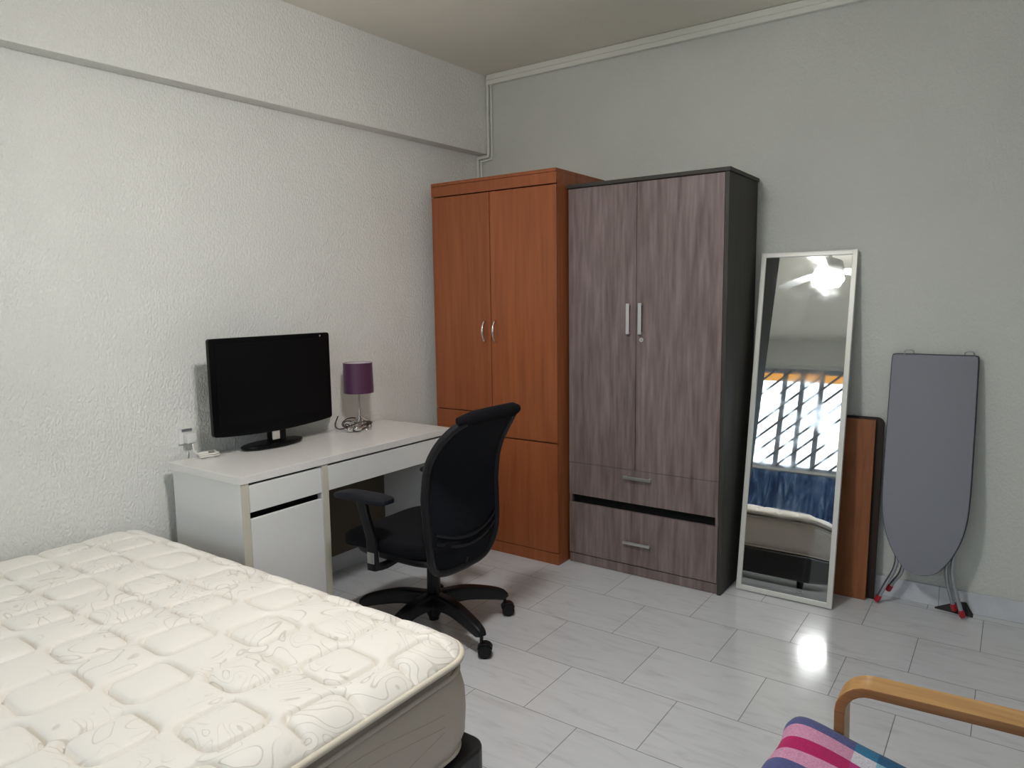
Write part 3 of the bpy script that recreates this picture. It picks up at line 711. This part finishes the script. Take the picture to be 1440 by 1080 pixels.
# ------------------------------------------------------------------ brown board and dark sheet between mirror and ironing board
def leanboard(x0, x1, z1, ybot, ytop, th, mat, round_r=0):
    bb = BM(); pts = [(x0, 0), (x1, 0)]
    if round_r: pts += arc(x1 - round_r, z1 - round_r, round_r, 0, 90)
    else: pts += [(x1, z1)]
    pts += [(x0, z1)]
    prism(bb, pts, 'y', 0, th, .0015, 1)
    for v in bb.verts: v.co.y += ybot + (ytop - ybot) * v.co.z / z1
    return bb
tag(link('leaning_panel', leanboard(-.70, -.524, .862, 3.640, 3.712, .018, M['board']), M['board'], origin=(-.6, 3.66, 0)), 'reddish-brown wooden board leaning on the wall right of the mirror', 'board')
tag(link('leaning_panel', leanboard(-.715, -.492, .872, 3.675, 3.737, .016, M['darksheet'], .03), M['darksheet'], origin=(-.6, 3.70, 0)), 'very dark sheet with rounded corner leaning behind the reddish-brown board', 'board')  # very dark sheet, shows as a strip right of the brown board

# ------------------------------------------------------------------ ironing board
t = thing('ironing_board', 'folded grey ironing board standing nose-down against the back wall', 'ironing board', (-.295, 3.66, 0))
IZ0, IZ1 = .187, 1.176
def iy(z): return 3.600 + (3.722 - 3.600) * (z - IZ0) / (IZ1 - IZ0)
half = [(0, .0), (.005, .028), (.018, .055), (.041, .080), (.11, .122), (.215, .157), (.35, .170), (.6, .1705), (.9, .168), (.978, .166), (.988, .158), (.990, .145)]
def sm(h):
    P = spline([(w, s, 0) for s, w in h], 4); return [(p.y, p.x) for p in P]
hs = sm(half)
pts = [(-.301 + w, IZ0 + s) for s, w in hs] + [(-.301 - w, IZ0 + s) for s, w in reversed(hs)][:-1]
# pts ordering: right side up, then left side down
def slab(d0, d1, grow=0):
    bb = BM(); P2 = []
    cx, cz = -.298, .68
    for x, z in pts:
        k = Vector((x - cx, z - cz)); k2 = k.normalized() * grow; P2.append((x + k2.x, z + k2.y))
    prism(bb, P2, 'y', d0, d1, .004, 2)
    for v in bb.verts: v.co.y += iy(v.co.z)
    return bb
cv = link('padded_cover', slab(-.010, .008), M['ironcover'], t, sharp=60)
link('metal_deck', slab(.008, .016, .001), M['edge_dark'], t)
b = BM(); loop = [Vector((x, iy(z) + .006, z)) for x, z in pts]; tube(b, loop, .0045, 8, closed=True); link('cover_binding', b, M['edge_dark'], cv)
for x0 in (-.405, -.165):
    s = 1 if x0 > -.3 else -1
    b = BM(); z = IZ1 + .006; y = iy(IZ1)
    tube(b, spline([(x0 - s * .018, y + .010, z - .02), (x0 - s * .02, y + .006, z + .010), (x0, y, z + .016), (x0 + s * .014, y - .002, z + .008), (x0 + s * .016, y + .006, z - .02)], 5), .0026, 8)
    link('hook', b, M['steel'], t)
def ileg(pts_, foot):
    b = BM(); P = spline(pts_, 8); tube(b, P, .0095, 12); l = link('leg', b, M['steel'], t)
    d = (P[-1] - P[-4]).normalized(); e = P[-1]
    b = BM(); tube(b, [e - d * .022, e - d * .018, e + d * .006, e + d * .010], .0125, 14, scales=[.9, 1, 1, .8]); link('foot_cap', b, M['red'], l)
yb = 3.64
ileg([(-.400, yb + .04, .80), (-.400, yb + .012, .30), (-.405, yb + .01, .19), (-.440, yb + .006, .10), (-.472, yb, .018)], 0)
ileg([(-.375, yb + .05, .80), (-.375, yb + .035, .30), (-.380, yb + .035, .17), (-.415, yb + .045, .10), (-.432, yb + .05, .062)], 0)
ileg([(-.190, yb + .05, .80), (-.200, yb + .035, .30), (-.200, yb + .035, .18), (-.178, yb + .045, .08), (-.165, yb + .05, .030)], 0)
ileg([(-.165, yb + .04, .80), (-.178, yb + .012, .30), (-.176, yb + .015, .19), (-.150, yb + .018, .08), (-.131, yb + .02, .018)], 0)
# cross bar hidden behind the cover
b = BM(); tube(b, [(-.42, iy(.8) + .03, .80), (-.15, iy(.8) + .03, .80)], .008, 10); link('cross_bar', b, M['steel'], t)

# ------------------------------------------------------------------ black wedge on the floor
b = BM(); V = [(-.243, 3.722, 0), (-.092, 3.700, 0), (-.092, 3.742, 0), (-.243, 3.726, .006), (-.100, 3.702, .008), (-.122, 3.744, .050), (-.150, 3.745, .046), (-.243, 3.722, .004)]
vs = [b.verts.new(v) for v in V]; r_ = bmesh.ops.convex_hull(b, input=vs)
bmesh.ops.recalc_face_normals(b, faces=b.faces[:])
tag(link('door_stop', b, M['rubber'], origin=(-.16, 3.72, 0)), 'black rubber wedge on the floor by the ironing board feet', 'door stop')

# ------------------------------------------------------------------ bed: black base + mattress
BX0, BX1, BY0, BY1 = -2.945, -1.157, -.46, 1.450
def bedout(x0, x1, y0, y1, r, n=8):
    o = []
    for cx, cy, a0 in ((x1 - r, y1 - r, 0), (x0 + r, y1 - r, 90), (x0 + r, y0 + r, 180), (x1 - r, y0 + r, 270)):
        for i in range(n + 1): a = R(a0 + 90 * i / n); o.append((cx + r * math.cos(a), cy + r * math.sin(a)))
    return o
t = thing('bed_base', 'low black leather bed base under the quilted mattress', 'bed', (-2.05, .5, 0))
b = BM(); prism(b, bedout(BX0 + .02, BX1 + .018, BY0, BY1 + .028, .05, 6), 'z', .05, .233, .012, 3); link('frame', b, M['leather'], t)
for x in (BX0 + .10, BX1 - .06):
    for y in (BY0 + .08, BY1 - .08):
        b = BM(); lathe(b, [(0, 0), (.022, 0), (.026, .052), (0, .052)], (x, y, 0), 16); link('leg', b, M['blackp'], t)
# mattress
t = thing('mattress', 'cream quilted mattress with embroidered top on the black bed base', 'mattress', (-2.05, .5, .234))
MZ = .530
px, py, hx, hy = .150, .160, .0705, .0765
def quilt(x, y):
    # checkerboard of rounded pads centred on (-1.19,1.29)+(i*px, -j*py), i+j even
    fi = (x + 1.19) / px; fj = (1.29 - y) / py
    best = 9
    i0, j0 = round(fi), round(fj)
    h = 0
    for i in (i0 - 1, i0, i0 + 1):
        for j in (j0 - 1, j0, j0 + 1):
            if (i + j) % 2: continue
            dx = abs(x - (-1.19 + i * px)); dy = abs(y - (1.29 - j * py)); r = .034
            qx, qy = dx - hx + r, dy - hy + r
            sd = math.hypot(max(qx, 0), max(qy, 0)) + min(max(qx, qy), 0) - r
            best = min(best, abs(sd)) if abs(sd) < abs(best) else best
            if sd < 0: h = .0105 * (1 - math.exp(sd / .020))
    if h == 0: h = .0095 * (1 - math.exp(-best / .020))
    return h - .012 * math.exp(-(best / .0042) ** 2)
def ztop(x, y):
    ex = min((x - BX0), (BX1 - x)); ey = min(y - BY0, BY1 - y)
    r = .11; qx, qy = max(0, r - ex), max(0, r - ey); d = r - math.hypot(qx, qy)   # distance inside the rounded outline (near edges)
    e = max(0.0, min(1.0, d / .11)); roll = (1 - (1 - e) ** 3.0)
    crown = .030 * roll + .020 * (1 - ((x - (BX0 + BX1) / 2) / .9) ** 2) * (1 - ((y - .5) / .96) ** 2)
    lump = .005 * math.sin(x * 7.1 + 1) * math.sin(y * 6.3 + .5)
    return MZ - .012 + crown + lump + quilt(x, y) * (0.25 + .95 * min(1, d / .05))
outl = bedout(BX0, BX1, BY0, BY1, .11, 10)
def inside(x, y, m=0.0):
    x0, x1, y0, y1, r = BX0 + m, BX1 - m, BY0 + m, BY1 - m, .11
    qx = max(x0 + r - x, x - (x1 - r), 0); qy = max(y0 + r - y, y - (y1 - r), 0)
    if x < x0 or x > x1 or y < y0 or y > y1: return False
    return math.hypot(qx, qy) <= r + 1e-6
def clampxy(x, y):
    r = .11; cx = min(max(x, BX0 + r), BX1 - r); cy = min(max(y, BY0 + r), BY1 - r); dx, dy = x - cx, y - cy
    if dx and dy:
        # map the square corner onto the round one
        mx_, mn = max(abs(dx), abs(dy)), math.hypot(dx, dy); k = mx_ / mn; return cx + dx * k, cy + dy * k
    return x, y
b = bmesh.new(); step = .0052
nx = int((BX1 - BX0) / step); YS = [BY0 + .04 * i for i in range(int((.42 - BY0) / .04) + 1)]; n2_ = int((BY1 - YS[-1]) / step); ya_ = YS[-1]
YS += [ya_ + (BY1 - ya_) * i / n2_ for i in range(1, n2_ + 1)]; ny = len(YS) - 1; G = []
for j in range(ny + 1):
    row = []
    for i in range(nx + 1):
        x = BX0 + (BX1 - BX0) * i / nx; y = YS[j]; x, y = clampxy(x, y)
        row.append(b.verts.new((x, y, ztop(x, y))))
    G.append(row)
for j in range(ny):
    for i in range(nx): b.faces.new((G[j][i], G[j][i + 1], G[j + 1][i + 1], G[j + 1][i]))
# skirt of the pillow top, going down and in under the piping
edge = [G[0][i] for i in range(nx + 1)] + [G[j][nx] for j in range(1, ny + 1)] + [G[ny][i] for i in range(nx - 1, -1, -1)] + [G[j][0] for j in range(ny - 1, 0, -1)]
prev = edge; cc = Vector(((BX0 + BX1) / 2, (BY0 + BY1) / 2, 0))
for dz, k in ((-.016, .0), (-.024, -.012), (-.026, -.05)):
    cur_ = []
    for v in edge:
        dx = -1 if v.co.x < BX0 + .11 else (1 if v.co.x > BX1 - .11 else 0); dy = -1 if v.co.y < BY0 + .11 else (1 if v.co.y > BY1 - .11 else 0)
        w_ = Vector((v.co.x - min(max(v.co.x, BX0 + .11), BX1 - .11), v.co.y - min(max(v.co.y, BY0 + .11), BY1 - .11), 0))
        nn = w_.normalized() if w_.length > 1e-5 else Vector((0, 0, 0))
        cur_.append(b.verts.new((v.co.x + nn.x * k, v.co.y + nn.y * k, MZ - .012 + dz)))
    n_ = len(edge)
    for i in range(n_): b.faces.new((prev[i], prev[(i + 1) % n_], cur_[(i + 1) % n_], cur_[i]))
    prev = cur_
bmesh.ops.recalc_face_normals(b, faces=b.faces[:])
top = link('quilted_top', b, M['ticking'], t, sharp=70)
b = BM(); tube(b, [(x, y, MZ - .022) for x, y in bedout(BX0 - .003, BX1 + .004, BY0 - .003, BY1 + .004, .11, 12)], .0085, 10, closed=True); link('piping', b, M['piping'], top)
# side panel (bulging) below a recess
b = bmesh.new(); prof = [(-.055, MZ - .036), (-.055, MZ - .052), (-.020, MZ - .056), (0, MZ - .072), (.012, MZ - .12), (.014, MZ - .17), (.010, MZ - .235), (-.006, MZ - .278), (-.03, MZ - .289), (-.10, MZ - .2915)]
rings = []
for off, z in prof:
    o = bedout(BX0 - off, BX1 + off, BY0 - off, BY1 + off, .11 + off if .11 + off > .02 else .02, 12)
    # subdivide straight runs
    oo = []
    for i, p in enumerate(o):
        q_ = o[(i + 1) % len(o)]; L_ = math.hypot(q_[0] - p[0], q_[1] - p[1]); n_ = 30 if L_ > .5 else 1
        for k in range(n_): oo.append((p[0] + (q_[0] - p[0]) * k / n_, p[1] + (q_[1] - p[1]) * k / n_))
    rings.append([b.verts.new((x, y, z + .003 * math.sin(i * .9))) for i, (x, y) in enumerate(oo)])
for A, B2 in zip(rings, rings[1:]):
    n_ = len(A)
    for i in range(n_): b.faces.new((A[i], A[(i + 1) % n_], B2[(i + 1) % n_], B2[i]))
b.faces.new(rings[0]); b.faces.new(rings[-1]); bmesh.ops.recalc_face_normals(b, faces=b.faces[:])
sd = link('side_panel', b, M['mattress_side'], t, sharp=70)
b = BM(); tube(b, [(x, y, MZ - .283) for x, y in bedout(BX0 + .008, BX1 - .008, BY0 + .008, BY1 - .008, .10, 12)], .007, 10, closed=True)
link('piping', b, M['piping'], sd)
b = BM(); tube(b, [(x, y, MZ - .060) for x, y in bedout(BX0 + .004, BX1 - .004, BY0 + .004, BY1 - .004, .106, 12)], .006, 10, closed=True)
link('piping', b, M['mattress_side'], sd)
# stitched curves of the side panel
b = BM()
for amp, ph, zc, fq in ((.022, .6, .115, 7.5), (.030, 2.2, .150, 6.0), (.024, 3.9, .190, 7.0)):
    P = []
    for i in range(80):
        y = -.38 + 1.68 * i / 79; zz = MZ - zc + amp * math.sin(y * fq + ph); dd = MZ - zz
        off = .012 * min(1, (dd - .06) / .06) if dd < .12 else (.012 + .002 * (dd - .12) / .05 if dd < .17 else .014 - .004 * (dd - .17) / .065)
        P.append((BX1 + off, y, zz))
    tube(b, P, .0016, 6)
link('side_stitching', b, M['mattress_side'], sd)

# ------------------------------------------------------------------ bentwood armchair and plaid cushion
t = thing('armchair', 'honey-coloured bentwood armchair with curved armrest at lower right', 'armchair', (.05, 1.45, 0))
def arm(yc, tilt):
    AX = -.290; r_ = .062; z = .549
    pts_ = [(.62, z - .020), (.30, z - .004), (0.0, z), (AX + r_ + .03, z)]
    for a in range(90, 181, 15): pts_.append((AX + r_ + r_ * math.cos(R(a)), z - r_ + r_ * math.sin(R(a))))
    pts_ += [(AX + .002, .35), (AX + .02, .12)]
    for a in (190, 215, 240, 265): pts_.append((AX + .08 + .06 * math.cos(R(a)), .072 + .06 * math.sin(R(a))))
    pts_ += [(.0, .0125), (.45, .0125), (.58, .02)]
    P = [Vector((x, yc + tilt * (x - AX), z_)) for x, z_ in pts_]
    # world x runs forward/back; width along y
    P2 = []
    for a, c in zip(P, P[1:]):
        n_ = max(1, int((c - a).length / .03))
        P2 += [a + (c - a) * (k / n_) for k in range(n_)]
    P2.append(P[-1])
    b = BM(); sweep(b, P2, rrect(.024, .072, .004, 2), up=Vector((0, 1, 0)))
    ob = link('arm_frame', b, M['birch'], t, mats=[M['birch'], M['birch_side']], sharp=30)
    for f in ob.data.polygons:
        if abs(f.normal.y) > .6: f.material_index = 1
arm(1.752, .07); arm(1.10, .0)
for yy in (1.165, 1.685):
    b = BM(); sweep(b, spline([(-.33, yy, .33), (-.1, yy, .290), (.15, yy, .225), (.33, yy, .23), (.50, yy, .42), (.68, yy, .90)], 8), rrect(.020, .04, .004, 2), up=Vector((0, 1, 0)))
    link('seat_rail', b, M['birch'], t)
for x, z in ((-.27, .300), (.18, .195), (.66, .80)):
    b = BM(); box(b, x - .015, x + .015, 1.14, 1.71, z - .012, z + .012, .003); link('cross_rail', b, M['birch'], t)
# cushion with its plaid cover (seat + back in one L shape)
cs = [(-.402, .358), (-.405, .405), (-.393, .440), (-.362, .458), (-.30, .452), (-.20, .428), (-.05, .390), (.10, .352), (.20, .335), (.27, .36), (.34, .47), (.42, .68), (.50, .92), (.53, .98)]
S = spline([(x, z, 0) for x, z in cs], 5); n = len(S); yA, yB = 1.185, 1.722
b = bmesh.new(); uvl = b.loops.layers.uv.new('UVMap'); rows = []; NY = 30; acc = 0; lens = []
for i, p in enumerate(S):
    if i: acc += (S[i] - S[i - 1]).length
    lens.append(acc)
UX = min((abs(p.x + .25) + (9 if p.y < .38 else 0), l) for p, l in zip(S, lens))[1]
def prow(i, under):
    p = S[i]; tt = (S[min(i + 1, n - 1)] - S[max(i - 1, 0)]).normalized(); nn = Vector((-tt.y, tt.x, 0)); row = []
    if nn.y < 0 and nn.x > 0: nn = nn
    for j in range(NY + 1):
        v = j / NY; y = yA + (yB - yA) * v; e = min(v, 1 - v) * (yB - yA)
        rr = .035; drop = rr - math.sqrt(max(0, rr * rr - max(0, rr - e) ** 2)) if e < rr else 0
        th = .062
        wr = .005 * math.sin(y * 26 + lens[i] * 9) * math.sin(lens[i] * 14 + 1)
        if under: q_ = p - nn * (th - drop)
        else: q_ = p - nn * drop + nn * wr
        row.append((q_.x, y, q_.y))
    return row
def add_grid(rows_):
    V = [[b.verts.new(c) for c in r] for r in rows_]
    for i in range(len(V) - 1):
        for j in range(NY):
            f = b.faces.new((V[i][j], V[i][j + 1], V[i + 1][j + 1], V[i + 1][j]))
            for lp, (ii, jj) in zip(f.loops, ((i, j), (i, j + 1), (i + 1, j + 1), (i + 1, j))):
                yy = yA + (yB - yA) * jj / NY; lp[uvl].uv = ((lens[ii] - UX) / .30 + .5, (1.742 - yy) / .285)
    return V
Vt = add_grid([prow(i, False) for i in range(n)]); Vu = add_grid([prow(i, True) for i in range(n)])
for j in range(NY):
    for Va, Vb, i_ in ((Vt[0], Vu[0], 0), (Vt[-1], Vu[-1], n - 1)):
        f = b.faces.new((Va[j], Va[j + 1], Vb[j + 1], Vb[j]))
        for lp, jj in zip(f.loops, (j, j + 1, j + 1, j)):
            yy = yA + (yB - yA) * jj / NY; lp[uvl].uv = ((lens[i_] - UX) / .30 + .5, (1.742 - yy) / .285)
for j in (0, NY):
    for i in range(n - 1):
        f = b.faces.new((Vt[i][j], Vt[i + 1][j], Vu[i + 1][j], Vu[i][j]))
        for lp, ii in zip(f.loops, (i, i + 1, i + 1, i)): lp[uvl].uv = ((lens[ii] - UX) / .30 + .5, (1.742 - (yA if j == 0 else yB)) / .285)
bmesh.ops.recalc_face_normals(b, faces=b.faces[:])
ob = link('plaid_cushion', b, M['plaid'], origin=(.05, 1.45, .2), sharp=75)
tag(ob, 'pink, navy and blue plaid cushion on the bentwood armchair seat', 'cushion')

# ------------------------------------------------------------------ ceiling fan with lamp (seen in the mirror)
FX, FY = -1.27, 1.40
t = thing('ceiling_fan', 'white ceiling fan with round lit lamp, seen in the mirror', 'fan', (FX, FY, ZC))
b = BM(); lathe(b, [(0, 0), (.065, 0), (.06, -.05), (.014, -.07), (.014, -.25), (0, -.25)], (FX, FY, ZC - .001), 28); link('downrod', b, M['fanw'], t)
b = BM(); lathe(b, [(0, -.24), (.05, -.245), (.10, -.27), (.115, -.32), (.11, -.365), (.10, -.39), (0, -.39)], (FX, FY, ZC), 36); link('motor_housing', b, M['fanw'], t)
for k in range(3):
    a = R(100 + 120 * k); ca, sa = math.cos(a), math.sin(a); b = bmesh.new()
    for zt in (0, 1):
        pass
    sec = []
    for s_, w_ in ((.09, .03), (.16, .045), (.24, .065), (.45, .068), (.56, .060), (.60, .04)):
        row = []
        for d_, zz in ((-w_, -.010), (w_, .010), (w_, .016), (-w_, -.004)):
            row.append(b.verts.new((FX + ca * s_ - sa * d_, FY + sa * s_ + ca * d_, ZC - .335 + zz)))
        sec.append(row)
    for A, B2 in zip(sec, sec[1:]):
        for i in range(4): b.faces.new((A[i], A[(i + 1) % 4], B2[(i + 1) % 4], B2[i]))
    b.faces.new(sec[0]); b.faces.new(sec[-1]); bmesh.ops.recalc_face_normals(b, faces=b.faces[:])
    link('blade', b, M['fanw'], t)
b = BM(); lathe(b, [(0, -.390), (.118, -.390), (.122, -.41), (.10, -.445), (.05, -.462), (0, -.466)], (FX, FY, ZC), 36); link('lamp', b, M['lamp_on'], t)

# ------------------------------------------------------------------ outside: sky and daylight
wd = bpy.data.worlds.new('daylight'); bpy.context.scene.world = wd; wd.use_nodes = True
nt = wd.node_tree; bg = nt.nodes['Background']
tc = N(nt, 'ShaderNodeTexCoord'); sp = N(nt, 'ShaderNodeSeparateXYZ'); nt.links.new(tc.outputs['Generated'], sp.inputs[0])
rp = ramp(nt, [(0.0, (0.32, 0.31, 0.29)), (0.46, (0.52, 0.52, 0.50)), (0.52, (0.84, 0.91, 0.98)), (1.0, (0.68, 0.84, 1.0))])
mr = N(nt, 'ShaderNodeMapRange'); mr.inputs[1].default_value = -1; mr.inputs[2].default_value = 1
nt.links.new(sp.outputs[2], mr.inputs[0]); nt.links.new(mr.outputs[0], rp.inputs['Fac']); nt.links.new(rp.outputs[0], bg.inputs[0])
bg.inputs[1].default_value = 2.4
la = bpy.data.lights.new('window_portal', 'AREA'); la.shape = 'RECTANGLE'; la.size = WX1 - WX0; la.size_y = WZ1 - WZ0; la.cycles.is_portal = True
lo = bpy.data.objects.new('window_portal', la); COL.objects.link(lo); lo.location = ((WX0 + WX1) / 2, YF - .16, (WZ0 + WZ1) / 2); lo.rotation_euler = (R(90), 0, R(0))
lo.rotation_euler = Vector((0, 1, 0)).to_track_quat('-Z', 'Z').to_euler()

# ------------------------------------------------------------------ camera
f_px, pitch, roll, yaw, hz = 1007.124, R(6.8326), R(-0.7408), R(-35.27), 1.4563
fw = Vector((math.sin(yaw) * math.cos(pitch), math.cos(yaw) * math.cos(pitch), -math.sin(pitch)))
rt = Vector((math.cos(yaw), -math.sin(yaw), 0)); up = rt.cross(fw)
rt2 = rt * math.cos(roll) + up * math.sin(roll); up2 = -rt * math.sin(roll) + up * math.cos(roll)
cam = bpy.data.cameras.new('camera'); co = bpy.data.objects.new('camera', cam); COL.objects.link(co)
cam.sensor_width = 36; cam.sensor_fit = 'HORIZONTAL'; cam.lens = 36 * f_px / 1440; cam.clip_start = .05
co.matrix_world = Matrix(((rt2.x, up2.x, -fw.x, 0), (rt2.y, up2.y, -fw.y, 0), (rt2.z, up2.z, -fw.z, hz), (0, 0, 0, 1)))
sc = bpy.context.scene; sc.camera = co
sc.view_settings.view_transform = 'Standard'; sc.view_settings.look = 'None'; sc.view_settings.gamma = 1.0
sc.view_settings.use_curve_mapping = False; sc.view_settings.exposure = 0.80
